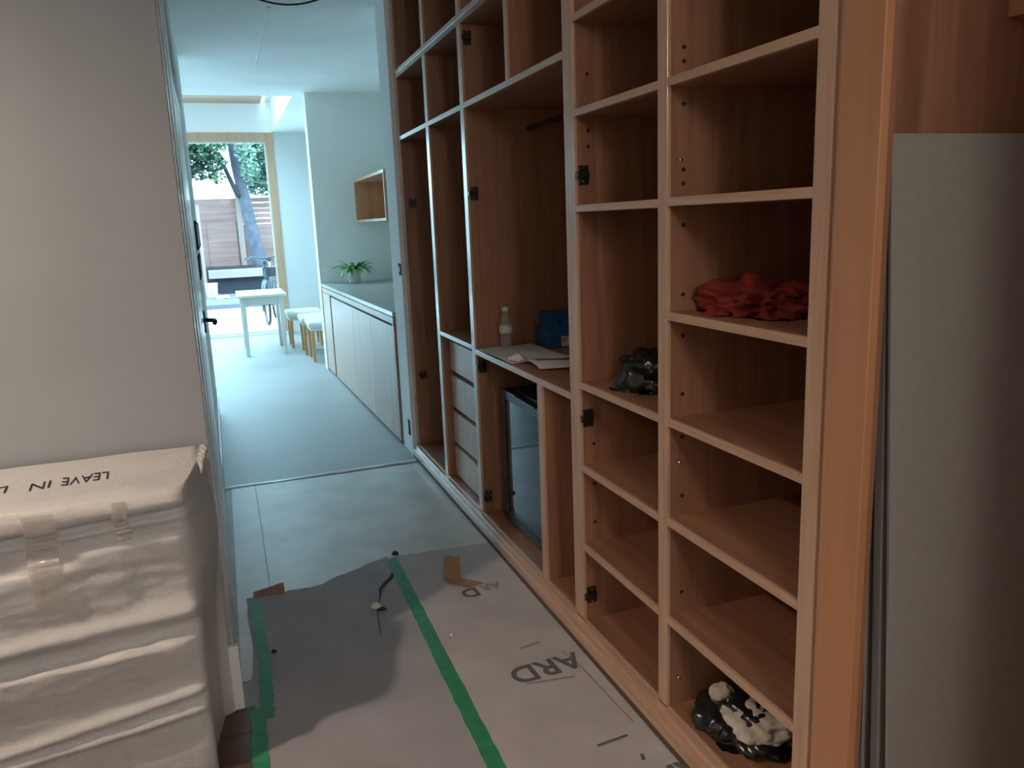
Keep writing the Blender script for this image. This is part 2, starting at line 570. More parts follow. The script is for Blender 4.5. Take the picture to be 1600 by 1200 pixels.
# black plates at the end of the hall wall
for (y0, y1, z0, z1, lab) in ((5.2, 6.85, 1.395, 1.570, 'upper, longer of the two dark panels on the left hall wall'),
                              (4.9, 5.75, 1.235, 1.365, 'lower, shorter dark panel on the left hall wall')):
    t = thing('wall_panel', (wl((y0 + y1) / 2), (y0 + y1) / 2, z0), lab, 'wall panel')
    on_wall(0.0003, 0.010, y0, y1, z0, z1).build('panel_case', 'wallplate', t)
    on_wall(0.0101, 0.0112, y0 + 0.03, y1 - 0.03, z0 + 0.02, z1 - 0.02).build('panel_face', 'black_plastic', t)

# dark latch plates let into the white nib beside the wardrobe
for z0, z1, y0, y1, lab in ((1.185, 1.258, 4.99, 5.06, 'small dark latch plate at mid height on the white wall edge beside the wardrobe'),
                            (0.125, 0.228, 5.03, 5.09, 'small dark latch plate near the floor on the white wall edge beside the wardrobe')):
    t = thing('latch_plate', (1.062, (y0 + y1) / 2, z0), lab, 'latch plate')
    B(1.058, 1.0619, y0 + 0.005, y1, z0, z1, 0.001).build('face_plate', 'wallplate', t)
    B(1.0572, 1.0581, y0 + 0.022, y1 - 0.018, z0 + 0.02, z1 - 0.02).build('latch_slot', 'black_plastic', t)

# ------------------------------------------------------------------ wardrobe
XF, XB, T = 1.09, 1.69, 0.024
ZB = 0.085


def hinge(parent, x, yface, z, s=1.0):
    """a sprung hinge cup plate screwed to a face that looks towards -Y"""
    h = B(x - 0.018, x + 0.018, yface - 0.010, yface - 0.0002, z - 0.030, z + 0.030, 0.002).build('hinge', 'hinge', parent)
    mb = MB()
    mb.box(x - 0.032, x + 0.014, yface - 0.026, yface - 0.010, z - 0.011, z + 0.011, 0.003)
    mb.build('hinge_arm', 'hinge', h)
    for dz in (-0.022, 0.022):
        MB().tube([(x, yface - 0.010, z + dz), (x, yface - 0.013, z + dz)], 0.005, 8).build('screw', 'chrome', h)
    return h


def pin(parent, x, yface, z):
    return MB().tube([(x, yface - 0.0002, z), (x, yface - 0.012, z)], [0.006, 0.0045], 8).build('shelf_stud', 'chrome', parent, True)


def pin_hole(parent, x, yface, z):
    return MB().tube([(x, yface + 0.001, z), (x, yface - 0.0006, z)], 0.006, 8).build('pin_hole', 'hole', parent)


def shelf(parent, y0, y1, ztop, x0=XF, name='shelf', th=0.022):
    s = B(x0 + 0.012, XB - 0.02, y0, y1, ztop - th, ztop).build(name, 'oak_y', parent)
    B(x0, x0 + 0.012, y0, y1, ztop - th, ztop, 0.0015).build('lipping', 'oak_edge_y', s)
    return s


def side(parent, y0, y1, z0, z1, x0=XF, name='side_panel'):
    s = B(x0 + 0.012, XB, y0, y1, z0, z1).build(name, 'oak', parent)
    B(x0, x0 + 0.012, y0, y1, z0, z1, 0.0015).build('lipping', 'oak_edge', s)
    return s


def carcass(y0, y1, ztop, label, y_in0, y_in1, top=True):
    t = thing('wardrobe_unit', (XF, (y0 + y1) / 2, ZB), label, 'wardrobe', 'oak wardrobe units along the right side')
    side(t, y0, y_in0, ZB, ztop)
    side(t, y_in1, y1, ZB, ztop)
    B(XB - 0.02, XB, y_in0, y_in1, ZB, ztop).build('back_panel', 'oak', t)
    shelf(t, y_in0, y_in1, ZB + 0.001, name='base_panel', th=0.02)
    if top:
        B(XF, XB - 0.02, y_in0, y_in1, ztop - 0.022, ztop).build('top_panel', 'oak_y', t)
    return t


# plinth with stepped sill
t = thing('plinth', (1.06, 2.95, 0), 'long stepped oak plinth running along the floor under the wardrobe', 'plinth')
B(1.075, 1.14, 0.45, 4.93, 0.001, 0.062).build('kickboard', 'oak_y', t)
B(1.050, 1.068, 0.45, 4.93, 0.028, 0.064, 0.002).build('sill', 'oak_edge_y', t)
B(1.068, 1.0895, 0.45, 4.93, 0.030, 0.0848, 0.002).build('sill', 'oak_edge_y', t)
B(1.056, 1.074, 0.45, 4.93, 0.001, 0.027).build('shadow_strip', 'counter_gap', t)  # shade under the sill drawn as a dark strip

# unit 1: nearest open bay, seven shelves
u1_ = carcass(1.240, 1.850, CZ - 0.02, 'nearest open oak wardrobe bay holding a red cloth and cream bundle on its shelves', 1.288, 1.827)
for z in (2.395, 2.115, 1.833, 1.541, 1.247, 0.958, 0.671, 0.374):
    shelf(u1_, 1.288, 1.827, z)
for z in (1.633, 0.831, 0.177):
    pin(u1_, 1.125, 1.827, z)
for z in (1.905, 1.872, 1.77, 1.61, 1.575, 1.47, 1.29, 1.18, 1.02, 0.90, 0.73, 0.62, 0.44, 0.33):
    pin_hole(u1_, 1.138, 1.827, z)
# unit 2
u2_ = carcass(1.850, 2.4449, CZ - 0.02, 'second open oak wardrobe bay from the front holding a black plastic bag on one shelf', 1.875, 2.394)
for z in (2.395, 2.112, 1.833, 1.539, 0.957, 0.666, 0.376):
    shelf(u2_, 1.875, 2.394, z)
for z in (1.632, 0.831, 0.180):
    hinge(u2_, 1.118, 2.394, z)
for z in (1.94, 1.77, 1.72, 0.735, 0.59, 0.45):
    pin_hole(u2_, 1.140, 2.394, z)
# unit 3: fridge bay
u3_ = carcass(2.4451, 3.6049, 2.374, 'wide open oak wardrobe bay with hanging rail above a counter and black fridge', 2.47, 3.577)
shelf(u3_, 2.47, 3.577, 2.022, th=0.024)
shelf(u3_, 2.47, 3.577, 0.905, name='counter_shelf', th=0.024)
side(u3_, 2.985, 3.010, 2.022, 2.352, name='divider')
side(u3_, 2.740, 2.788, ZB + 0.001, 0.881, name='divider')
for z in (1.626, 0.820, 0.168, 2.295):
    hinge(u3_, 1.121, 3.577, z)
pin(u3_, 1.160, 3.577, 0.37)
rl = MB().tube([(1.40, 2.47, 1.912), (1.40, 3.577, 1.912)], 0.0125, 12).build('hanging_rail', 'hinge', u3_, True)
# unit 4: drawers
u4_ = carcass(3.6051, 4.2499, 2.374, 'tall open oak wardrobe bay with a stack of four pale drawers at its foot', 3.630, 4.222)
shelf(u4_, 3.630, 4.222, 2.022, th=0.024)
shelf(u4_, 3.630, 4.222, 0.918, th=0.022)
for k, (z0, z1) in enumerate(((0.700, 0.862), (0.492, 0.672), (0.288, 0.464), (0.092, 0.262))):
    dr = B(1.135, 1.157, 3.660, 4.205, z0, z1, 0.002).build('drawer', 'oak_front', u4_)
    B(1.157, 1.60, 3.665, 4.20, z0 + 0.01, z1 - 0.03).build('drawer_box', 'oak_y', dr)
    B(1.157, 1.1595, 3.660, 4.205, z1 - 0.01, z1 + 0.018).build('finger_gap_shade', 'counter_gap', dr)  # dark sheet standing for the shade in the finger gap
B(1.16, 1.18, 4.205, 4.222, ZB + 0.001, 0.896).build('filler_strip', 'oak', u4_)
# unit 5: far tall bay
u5_ = carcass(4.2501, 4.985, 2.374, 'farthest tall open oak wardrobe bay next to the white wall edge', 4.277, 4.930)
shelf(u5_, 4.277, 4.930, 2.022, th=0.024)
B(1.095, 1.17, 4.921, 4.9299, 2.03, 2.35).build('filler_strip', 'oak', u5_)
B(1.095, 1.17, 4.921, 4.9299, ZB + 0.002, 1.99).build('filler_strip', 'oak', u5_)
for z in (1.625, 0.55):
    hinge(u5_, 1.145, 4.9205, z)
# upper cabinets of units 3-5
for y0, y1, a, b, lab in ((2.4451, 3.6049, 2.47, 3.577, 'open oak top cabinet above the wide fridge bay'),
                          (3.6051, 4.2499, 3.630, 4.222, 'open oak top cabinet above the drawer bay'),
                          (4.2501, 4.985, 4.277, 4.930, 'open oak top cabinet above the farthest tall bay')):
    c = thing('top_cabinet', (XF, (y0 + y1) / 2, 2.376), lab, 'cabinet', 'oak top cabinets over the wardrobe')
    side(c, y0, a, 2.376, CZ - 0.02)
    side(c, b, y1, 2.376, CZ - 0.02)
    B(XB - 0.02, XB, a, b, 2.376, CZ - 0.02).build('back_panel', 'oak', c)
    shelf(c, a, b, 2.400, name='base_panel', th=0.024)
    B(XF, XB - 0.02, a, b, CZ - 0.042, CZ - 0.02).build('top_panel', 'oak_y', c)
# shade in the gap between wardrobe and white wall, drawn as a dark strip
struct('gap_shade', B(1.094, 1.30, 4.9852, 4.9918, 0.0, CZ), 'shade_and_joint')

# pilaster and the bay nearest the camera
t = thing('pilaster', (1.085, 1.165, 0.08), 'broad orange oak post standing at the near end of the open shelves', 'post')
B(1.083, 1.103, 1.117, 1.2149, 0.0745, CZ - 0.001, 0.002).build('post_face', 'oak_post', t)
B(1.098, 1.116, 1.2151, 1.2395, 0.0745, CZ - 0.001).build('filler_strip', 'oak_edge', t)
B(1.1035, 1.117, 1.121, 1.2149, 0.0745, CZ - 0.001).build('backing_strip', 'oak', t)
t = thing('wardrobe_unit', (XF, 0.8, ZB), 'dark open oak bay on the far right with grey boards leaning inside', 'wardrobe')
B(1.1175, XB, 1.2151, 1.2398, ZB, CZ - 0.02).build('side_panel', 'oak', t)
B(XB - 0.02, XB, 0.40, 1.215, ZB, CZ - 0.02).build('back_panel', 'oak', t)
side(t, 0.375, 0.40, ZB, CZ - 0.02)  # unseen near side, placed so its shadow falls on the grey boards
shelf(t, 0.40, 1.215, ZB + 0.001, name='base_panel', th=0.02)
B(XF, XB - 0.02, 0.40, 1.215, CZ - 0.042, CZ - 0.02).build('top_panel', 'oak_y', t)


def leaning_board(ybot, ytop, th, x0, x1, ztop, label):
    z0 = ZB + 0.0015
    mb = MB()
    mb.hexa([(x0, ybot, z0), (x1, ybot, z0), (x1, ybot + th, z0), (x0, ybot + th, z0)],
            [(x0, ytop, ztop), (x1, ytop, ztop), (x1, ytop + th, ztop), (x0, ytop + th, ztop)])
    return single('grey_board', mb, 'board', ((x0 + x1) / 2, ybot, z0), label, 'board', 'grey boards leaning in the near bay')


leaning_board(1.058, 1.158, 0.006, 1.150, 1.655, 1.625, 'front large grey board leaning upright in the dark bay on the right')
leaning_board(1.093, 1.167, 0.018, 1.152, 1.655, 1.615, 'middle grey board, its edge showing left of the front grey board')
leaning_board(1.138, 1.1865, 0.018, 1.150, 1.655, 1.605, 'rearmost grey board, its edge showing right beside the orange post')
single('timber_batten', B(1.475, 1.67, 1.17, 1.2148, 1.845, 1.90, 0.002), 'oak_post', (1.57, 1.19, 1.845),
       'small timber batten fixed high up in the dark bay at top right', 'batten')

# ------------------------------------------------------------------ things in the wardrobe


def fbm(p, octaves=4):
    v, a, f = 0.0, 1.0, 1.0
    for _ in range(octaves):
        v += a * noise.noise(p * f)
        a *= 0.55
        f *= 2.0
    return v


def crumple(name, c, dims, m, label, cat, seed, freq=3.0, amp=0.35, sub=5, flat=0.15, ridged=True, parent=None, group=None, ylim=None):
    bm = bmesh.new()
    bmesh.ops.create_icosphere(bm, subdivisions=sub, radius=1.0)
    sv = Vector((seed * 7.13, seed * 3.77, seed * 1.91))
    for v in bm.verts:
        p = v.co.copy()
        n = fbm(p * freq * 0.5 + sv)
        if ridged:
            q = p * freq + sv
            k = p * 1.7 + sv
            q += Vector((noise.noise(k), noise.noise(k + Vector((9.1, 0, 0))), noise.noise(k + Vector((0, 5.3, 0))))) * 0.6
            n += 0.7 * (0.4 - abs(noise.noise(q)) * 1.6)
        d = 1.0 + amp * n
        p = p * d
        p.z = max(p.z, -flat) + flat
        v.co = Vector((p.x * dims[0], p.y * dims[1], p.z * dims[2])) + Vector(c)
        if ylim is not None:      # things press against the bay's side panels, not through them
            v.co.y = min(max(v.co.y, ylim[0]), ylim[1])
            v.co.x = min(v.co.x, 1.665)
    mb = MB.__new__(MB)
    mb.bm = bm
    if parent is not None:
        return mb.build(name, m, parent, True)
    return single(name, mb, m, c, label, cat, group, True)


crumple('red_cloth', (1.275, 1.680, 1.2475), (0.120, 0.160, 0.066), 'red_cloth',
        'crumpled dark red cloth lying on the shelf at chest height', 'cloth', 3, 3.4, 0.50, ylim=(1.292, 1.820))
crumple('plastic_bag', (1.305, 2.20, 0.9575), (0.125, 0.150, 0.112), 'black_bag',
        'scrunched shiny black plastic bag on a shelf of the second bay', 'bag', 5, 2.2, 0.42, ylim=(1.88, 2.388))
crumple('plastic_bag', (1.285, 1.655, 0.0865), (0.155, 0.140, 0.085), 'black_bag',
        'open black plastic bag around a cream cloth on the bottom shelf', 'bag', 8, 2.0, 0.40, ylim=(1.292, 1.820))
bb = crumple('cloth_bundle', (1.238, 1.600, 0.132), (0.088, 0.090, 0.047), 'cloth_white',
             'cream cloth bundle poking out of the black bag on the bottom shelf', 'cloth', 11, 1.8, 0.30)
crumple('fold', (1.215, 1.735, 0.140), (0.036, 0.036, 0.038), 'cloth_white', None, None, 12, 1.6, 0.25, 4, parent=bb)

# fridge
t = thing('mini_fridge', (1.45, 3.10, ZB + 0.001), 'black under-counter fridge with a smoked glass door inside the wardrobe', 'fridge')
B(1.205, 1.64, 2.81, 3.44, ZB + 0.0015, 0.735, 0.006).build('body', 'black_plastic', t)
dr = MB()
dr.box(1.165, 1.203, 2.81, 3.44, 0.690, 0.733, 0.003)
dr.box(1.165, 1.203, 2.81, 3.44, 0.100, 0.140, 0.003)
dr.box(1.165, 1.203, 3.405, 3.44, 0.140, 0.690, 0.003)
dr.box(1.165, 1.203, 2.81, 2.845, 0.140, 0.690, 0.003)
d = dr.build('door', 'fridge_frame', t)
B(1.172, 1.200, 2.845, 3.405, 0.140, 0.690).build('door_glass', 'fridge_glass', d)
mb = MB()
mb.box(1.158, 1.165, 3.0, 3.25, 0.7255, 0.7325)
mb.build('door_trim', 'hinge', d)

# bottle
t = thing('plastic_bottle', (1.222, 3.50, 0.906), 'small clear plastic bottle standing on the counter inside the wardrobe', 'bottle')
BX, BY = 1.222, 3.500
MB().lathe([(0.022, 0.906), (0.027, 0.909), (0.027, 0.95), (0.024, 0.965), (0.030, 0.98), (0.031, 1.005), (0.026, 1.03),
            (0.018, 1.055), (0.014, 1.075), (0.014, 1.085)], BX, BY).build('body', 'bottle', t, True)
MB().lathe([(0.0312, 0.981), (0.032, 1.0), (0.0285, 1.018), (0.0275, 1.0185)], BX, BY).build('label_band', 'bottle_liquid', t, True)
MB().lathe([(0.0155, 1.083), (0.0165, 1.086), (0.0165, 1.100), (0.014, 1.104)], BX, BY).build('cap', 'label_white', t, True)


def blue_box(x0, x1, y0, y1, z0, z1, label, lab):
    t = thing('carton', ((x0 + x1) / 2, (y0 + y1) / 2, z0), label, 'box', 'blue cartons on the counter')
    B(x0, x1, y0, y1, z0, z1 - 0.028, 0.001).build('tray', 'blue_box', t)
    B(x0 - 0.002, x1 + 0.002, y0 - 0.002, y1 + 0.002, z1 - 0.0279, z1, 0.0015).build('lid', 'blue_box', t)
    if lab:
        l = B(x0 + 0.060, x0 + 0.105, y0 - 0.0015, y0 - 0.0002, z0 + 0.006, z0 + 0.068).build('label', 'label_white', t)
        mb = MB()
        for k in range(3):
            mb.box(x0 + 0.066, x0 + 0.100 - k * 0.008, y0 - 0.0020, y0 - 0.0014, z0 + 0.052 - k * 0.012, z0 + 0.057 - k * 0.012)
        mb.build('label_print', 'ink', l)
    else:
        MB().tube([(x0 + 0.035, y0 - 0.0002, z0 + 0.035), (x0 + 0.035, y0 - 0.0014, z0 + 0.035)], 0.012, 14).build('finger_hole', 'black_plastic', t)


blue_box(1.395, 1.66, 3.385, 3.555, 0.906, 0.990, 'lower blue carton with a white label in the corner of the wardrobe counter', True)
blue_box(1.415, 1.655, 3.395, 3.553, 0.9908, 1.066, 'upper blue carton stacked on the other blue carton on the counter', False)


# sheet of paper, open sleeve and tissue on the counter
def curl(u, v):
    x = 1.105 + 0.28 * u
    y = 3.10 + 0.455 * v
    return (x - 0.02 * v, y, 0.9075 + 0.004 * math.sin(5 * u + 3 * v) ** 2 + 0.010 * max(0, u - 0.8) * v)


o = single('paper_sheet', MB().grid(curl, 14, 14), 'paper_white', (1.3, 3.3, 0.9075),
           'large flat white paper sheet spread over the wardrobe counter', 'paper')
t = thing('paper_sleeve', (1.26, 3.03, 0.912), 'long white paper sleeve with a dark slot lying on the wardrobe counter', 'paper sleeve')


def sleeve(u, v):
    x = 1.150 + 0.27 * u
    y = 2.905 + 0.20 * v - 0.10 * u + 0.08 * u * u
    z = 0.913 + 0.018 * math.sin(PI * v) ** 0.7 * (0.8 + 0.2 * math.sin(7 * u))
    return (x, y, z)


MB().grid(sleeve, 14, 10).build('sleeve', 'paper_white', t, True)
MB().grid(lambda u, v: tuple(Vector(sleeve(0.10 + 0.75 * u, 0.50 + 0.22 * v)) + Vector((0, 0, 0.002))), 10, 4).build('slot', 'slot', t, True)
crumple('tissue', (1.150, 3.165, 0.9125), (0.030, 0.045, 0.018), 'paper_white',
        'small crumpled white tissue at the edge of the wardrobe counter', 'tissue', 21, 3.5, 0.6, 4)

# ------------------------------------------------------------------ wrapped package against the left wall


def top_z(y):
    return 0.885 - 0.10 * (2.45 - y)


def top_surface(x, y):
    return top_z(y) + 0.005 * noise.noise(Vector((x * 5, y * 9, 1)))


def sstep(a, b, x):
    t = min(1, max(0, (x - a) / (b - a)))
    return t * t * (3 - 2 * t)


def fold(x, z):
    """outward swelling of the wrapping on the front face"""
    zt = z - 0.05 * (x + 0.15)      # folds run slightly uphill to the right
    f = 0.022 * sstep(0.800, 0.815, zt)
    f -= 0.016 * math.exp(-((zt - 0.792) / 0.010) ** 2)
    f += 0.014 * sstep(0.765, 0.778, zt) * (1 - sstep(0.778, 0.800, zt))
    lip = 1 - sstep(-0.45, -0.40, x)
    f += lip * 0.018 * (1 - sstep(0.700, 0.712, zt)) * sstep(0.42, 0.70, zt)
    f += (1 - lip) * 0.008 * (1 - sstep(0.725, 0.732, zt)) * sstep(0.50, 0.72, zt)
    f += 0.022 * math.exp(-((zt - 0.515) / 0.022) ** 2)
    f -= 0.010 * math.exp(-((zt - 0.47) / 0.02) ** 2)
    e = sstep(-0.17, -0.21, x)
    f += 0.026 * (1 - sstep(0.437, 0.445, zt)) * sstep(0.30, 0.44, zt) * (0.4 + 0.6 * e)
    f += 0.018 * math.exp(-((zt - 0.285 - 0.10 * (x + 0.15)) / 0.014) ** 2)
    f += 0.018 * math.exp(-((zt - 0.225 - 0.06 * (x + 0.15)) / 0.012) ** 2)
    f -= 0.014 * sstep(-0.33, -0.28, x) * math.exp(-((zt - 0.62) / 0.10) ** 2)
    p = Vector((x * 4, z * 14, 0.3))
    f += 0.006 * noise.noise(p) + 0.003 * noise.noise(p * 3.1) + 0.0015 * noise.noise(Vector((x * 40, z * 60, 2)))
    return f


xs = [-1.75 + 0.012 * i for i in range(0, int((1.75 - 0.205) / 0.012))]
cols = [(x, 0.0) for x in xs] + [(-0.195, 0.0), (-0.183, 0.001), (-0.172, 0.004), (-0.163, 0.010), (-0.156, 0.020), (-0.150, 0.034),
                                 (-0.144, 0.055), (-0.138, 0.085), (-0.131, 0.125), (-0.124, 0.17), (-0.117, 0.215), (-0.111, 0.255),
                                 (-0.107, 0.282)]
YF = 2.150
prof_z = [0.004 + 0.008 * i for i in range(0, 101)]           # 0.004 .. 0.804
mb = MB()
rows = []
for (x, ins) in cols:
    col = []
    taper = 0.010 * sstep(0.75, 0.15, 0) if ins > 0 else 0
    for z in prof_z:
        k = 1.0 - 0.9 * sstep(0.0, 0.20, ins)
        bulge = (0.014 * math.exp(-((z - 0.66) / 0.10) ** 2) - 0.016 * sstep(0.62, 0.30, z) - 0.014 * sstep(0.45, 0.05, z)) if ins > 0.003 else 0.0
        s = sstep(0.0, 0.12, ins)
        col.append((x + bulge * s, YF + ins - fold(x, z) * k, z))
    # rounded shoulder then top
    yshoulder = YF + ins - 0.022 * (1.0 - 0.9 * sstep(0.0, 0.2, ins))
    r = 0.040
    zt0 = top_z(yshoulder + r)
    for a in range(1, 8):
        th = a / 8 * PI / 2
        yy = yshoulder + r * (1 - math.cos(th))
        zz = 0.812 + (zt0 - 0.812) * math.sin(th)
        yy += 0.004 * noise.noise(Vector((x * 6, th * 2, 4)))
        col.append((x, min(yy, 2.445), zz - 0.02 * sstep(0.1, 0.28, ins)))
    y1 = min(yshoulder + r, 2.446)
    for a in range(0, 13):
        yy = y1 + (2.449 - y1) * a / 12
        zz = top_surface(x, yy) - 0.02 * sstep(0.1, 0.28, ins)
        if x > -0.30:
            q = (x + 0.30) / 0.19
            zz += 0.016 * q * math.exp(-((yy - (2.30 + 0.12 * q)) / 0.03) ** 2) - 0.012 * q * math.exp(-((yy - (2.24 + 0.1 * q)) / 0.03) ** 2)
        col.append((x, yy, zz))
    rows.append([mb.bm.verts.new(p) for p in col])
for i in range(len(rows) - 1):
    for j in range(len(rows[0]) - 1):
        mb.bm.faces.new((rows[i][j], rows[i + 1][j], rows[i + 1][j + 1], rows[i][j + 1]))
# right end, bottom and left end closed
endv = [mb.bm.verts.new((-0.106, 2.4495, p.co.z)) for p in rows[-1][:len(prof_z)]]
for j in range(len(prof_z) - 1):
    mb.bm.faces.new((rows[-1][j], endv[j], endv[j + 1], rows[-1][j + 1]))
b0 = mb.bm.verts.new((-1.75, 2.4495, 0.004))
b1 = endv[0]
mb.bm.faces.new([rows[i][0] for i in range(len(rows))] + [b1, b0])
mb.bm.faces.new([b0] + rows[0])
pk = thing('wrapped_package', (-0.9, 2.30, 0.0), 'long white foam-wrapped package standing against the left wall', 'package')
mb.build('foam_wrap', 'foam', pk, True)


def tape_strip(xa, xb, za, zb, name='packing_tape'):
    def f(u, v):
        x = xa + (xb - xa) * u + 0.004 * math.sin(9 * v)
        z = za + (zb - za) * v
        zc = min(z, 0.804)
        sm = max(fold(x, zc), fold(x, zc - 0.012), fold(x, zc + 0.010), fold(x, max(0, zc - 0.025)) - 0.004)
        y = YF - sm - 0.004 - 0.002 * noise.noise(Vector((x * 60, z * 18, 3)))
        return (x, y, z)
    return MB().grid(f, 8, 50).build(name, 'tape_clear', pk, True)


tape_strip(-0.525, -0.455, 0.60, 0.838)
tape_strip(-0.325, -0.290, 0.735, 0.845)
# gathered frayed corner of the wrap
for k in range(5):
    a = Vector((-0.128 + 0.003 * k, 2.36 + 0.02 * k, 0.850 + 0.006 * k))
    pts = [a, a + Vector((0.009, -0.012, 0.010)), a + Vector((0.015, -0.030, 0.004 + 0.006 * (k % 2))), a + Vector((0.012 - 0.004 * (k % 2), -0.050, -0.012))]
    MB().tube(pts, [0.008, 0.010, 0.008, 0.003], 8).build('loose_wrap_end', 'foam', pk, True)
# hand lettering on the top
for word, wx, wy, sz, sxx in (('LEAVE', -0.400, 2.300, 0.070, 0.60), ('IN', -0.505, 2.290, 0.066, 0.8), ('L', -0.590, 2.290, 0.066, 0.8)):
    o = text_mesh('handwriting', word, sz, (wx, wy, 0), (0, 0, PI + 0.03), 'marker', pk, bold=-0.0006, sx=sxx)
    me = o.data
    ca, sa = math.cos(PI + 0.03), math.sin(PI + 0.03)
    for v in me.vertices:
        x, y = v.co.x * sxx, v.co.y
        y += 0.003 * math.sin(x * 60)
        X, Y = wx + x * ca - y * sa, wy + x * sa + y * ca
        v.co = Vector((X, Y, top_surface(X, Y) + 0.0022 + (0.0006 if v.co.z > 0 else 0))) - _off(pk)
    o.location = (0, 0, 0)
    o.rotation_euler = (0, 0, 0)
    o.scale = (1, 1, 1)

# ------------------------------------------------------------------ floor coverings


def wob(s, k=0.004):
    return k * noise.noise(Vector((s * 9.1, 1.7, 0.3))) + 0.5 * k * noise.noise(Vector((s * 31, 4.7, 0.3)))


fr = bpy.data.objects.new('floor_front', None)
COL.objects.link(fr)
OFF[fr.name] = Vector((0, 0, 0))
fr['kind'] = 'structure'
yy = -2.3
k = 0
while yy < 2.46:
    y2 = min(yy + 0.14, 2.466)
    B(-2.7, 1.05, yy, y2 - 0.002, 0.0002, 0.0030, 0.0006).build('floor_board', 'brown_floor', fr)
    yy += 0.14
t = thing('hardboard_sheet', (0.45, 4.0, 0), 'dusty white hardboard sheeting on the floor beyond the brown paper', 'floor sheet')
edges = [(-0.085, 0.049), (0.0515, 1.052)]
for a, b in edges:
    B(a, b, 2.62, 4.80 + 0.02 * (a + 0.1), 0.0006, 0.0032, 0.0008).build('sheet_strip', 'dust_sheet', t)


def ridge(u, v):
    x = -0.12 + 1.17 * u
    y = 4.83 + 0.035 * u + (v - 0.5) * 0.05 + wob(u, 0.012)
    return (x, y, 0.0035 + 0.010 * math.sin(PI * v) * (0.6 + 0.4 * noise.noise(Vector((u * 6, 0, 0)))))


MB().grid(ridge, 30, 6).build('curled_edge', 'white_gloss', t, True)


def paper(name, x0, x1, y0, ytop, z, m, label, curl_edge=0.0, nx=24, ny=40):
    def f(u, v):
        x = x0(v) + (x1(v) - x0(v)) * u
        y = y0 + (ytop(u) - y0) * v
        zz = z + 0.0012 * (1 + noise.noise(Vector((x * 5, y * 4, z * 100))))
        return (x, y, zz)
    o = single(name, MB().grid(f, nx, ny), m, ((x0(0) + x1(0)) / 2, 2.3, z), label, 'floor paper', 'floor protection paper')
    for p in o.data.polygons:
        p.use_smooth = True
    return o


p1 = paper('floor_paper', lambda v: -0.05 + wob(v, 0.02), lambda v: 0.575, 0.3,
           lambda u: 3.26 + 0.18 * max(0, u - 0.45) / 0.55 + 0.03 * wob(u * 3, 0.5), 0.0042, 'kraft_grey',
           'greyish brown protective paper on the floor left of the long green tape')
p2 = paper('floor_paper', lambda v: 0.578, lambda v: 1.050 + 0 * v, 0.3,
           lambda u: 3.42 - 0.03 * u + 0.02 * wob(u * 4, 0.6), 0.0046, 'kraft',
           'pale brown printed protective paper on the floor beside the wardrobe plinth')
# curled corners
def flap1(u, v):
    x = -0.02 + 0.125 * u
    y = 3.255 + 0.05 * v - 0.02 * u
    return (x, y, 0.008 + 0.030 * u * math.sin(PI * 0.5 * v))


MB().grid(flap1, 8, 6).build('curled_flap', 'kraft_under', p1, True)


def flap2(u, v):
    base = Vector((0.748 + 0.075 * u, 3.055 + 0.012 * u, 0.009))
    if v < 0.3:
        k = v / 0.3
        p = Vector((base.x + 0.075 * (1 - k), base.y - 0.085 * (1 - k), base.z))
    else:
        k = (v - 0.3) / 0.7
        p = base + Vector((0.010 * k - 0.004 * u * k, 0.03 * k, 0.098 * k - 0.008 * u * k + 0.005 * math.sin(6 * u) * k))
    return tuple(p)


MB().grid(flap2, 8, 12).build('curled_flap', 'kraft_under', p2, True)
# tear and crack, the shade in their gap drawn as a dark strip
def strip(pts, w0, z, name, m, parent):
    mb = MB()
    L, R = [], []
    for i, p in enumerate(pts):
        a = Vector(pts[max(0, i - 1)])
        b = Vector(pts[min(len(pts) - 1, i + 1)])
        d = (b - a).normalized()
        n = Vector((-d.y, d.x))
        wd = w0[i] if hasattr(w0, '__len__') else w0
        L.append(mb.bm.verts.new((p[0] + n.x * wd / 2, p[1] + n.y * wd / 2, z)))
        R.append(mb.bm.verts.new((p[0] - n.x * wd / 2, p[1] - n.y * wd / 2, z)))
    for i in range(len(pts) - 1):
        mb.bm.faces.new((L[i], L[i + 1], R[i + 1], R[i]))
    return mb.build(name, m, parent)


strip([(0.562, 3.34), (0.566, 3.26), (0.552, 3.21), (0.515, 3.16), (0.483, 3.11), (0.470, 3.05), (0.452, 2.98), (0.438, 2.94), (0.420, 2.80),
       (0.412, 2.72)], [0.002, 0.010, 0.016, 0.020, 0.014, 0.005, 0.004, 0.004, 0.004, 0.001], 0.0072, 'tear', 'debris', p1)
# print on the paper (upside down as seen from here)
text_mesh('print', 'ARD', 0.135, (0.892, 2.285, 0.0073), (0, 0, PI + 0.06), 'ink', p2, bold=0.0025, sx=0.95)
text_mesh('print', 'D', 0.105, (0.820, 2.925, 0.0073), (0, 0, PI + 0.06), 'ink', p2, bold=0.0025, sx=0.95)
text_mesh('print', 'AR', 0.075, (0.915, 2.945, 0.0073), (0, 0, PI + 0.06), 'ink_faint', p2, bold=0.001, sx=0.9)
text_mesh('print', 'ARD', 0.135, (0.990, 1.650, 0.0073), (0, 0, PI + 0.06), 'ink', p2, bold=0.0025, sx=0.95)
strip([(0.795, 2.218), (0.960, 2.196)], 0.008, 0.0072, 'print_rule', 'ink_faint', p2)
strip([(0.855, 2.432), (0.935, 2.446)], 0.012, 0.0072, 'print_rule', 'ink_faint', p2)
strip([(0.872, 1.845), (0.975, 1.855)], 0.010, 0.0072, 'print_rule', 'ink', p2)
strip([(0.965, 1.74), (0.972, 1.765)], 0.010, 0.0072, 'print_rule', 'ink', p2)
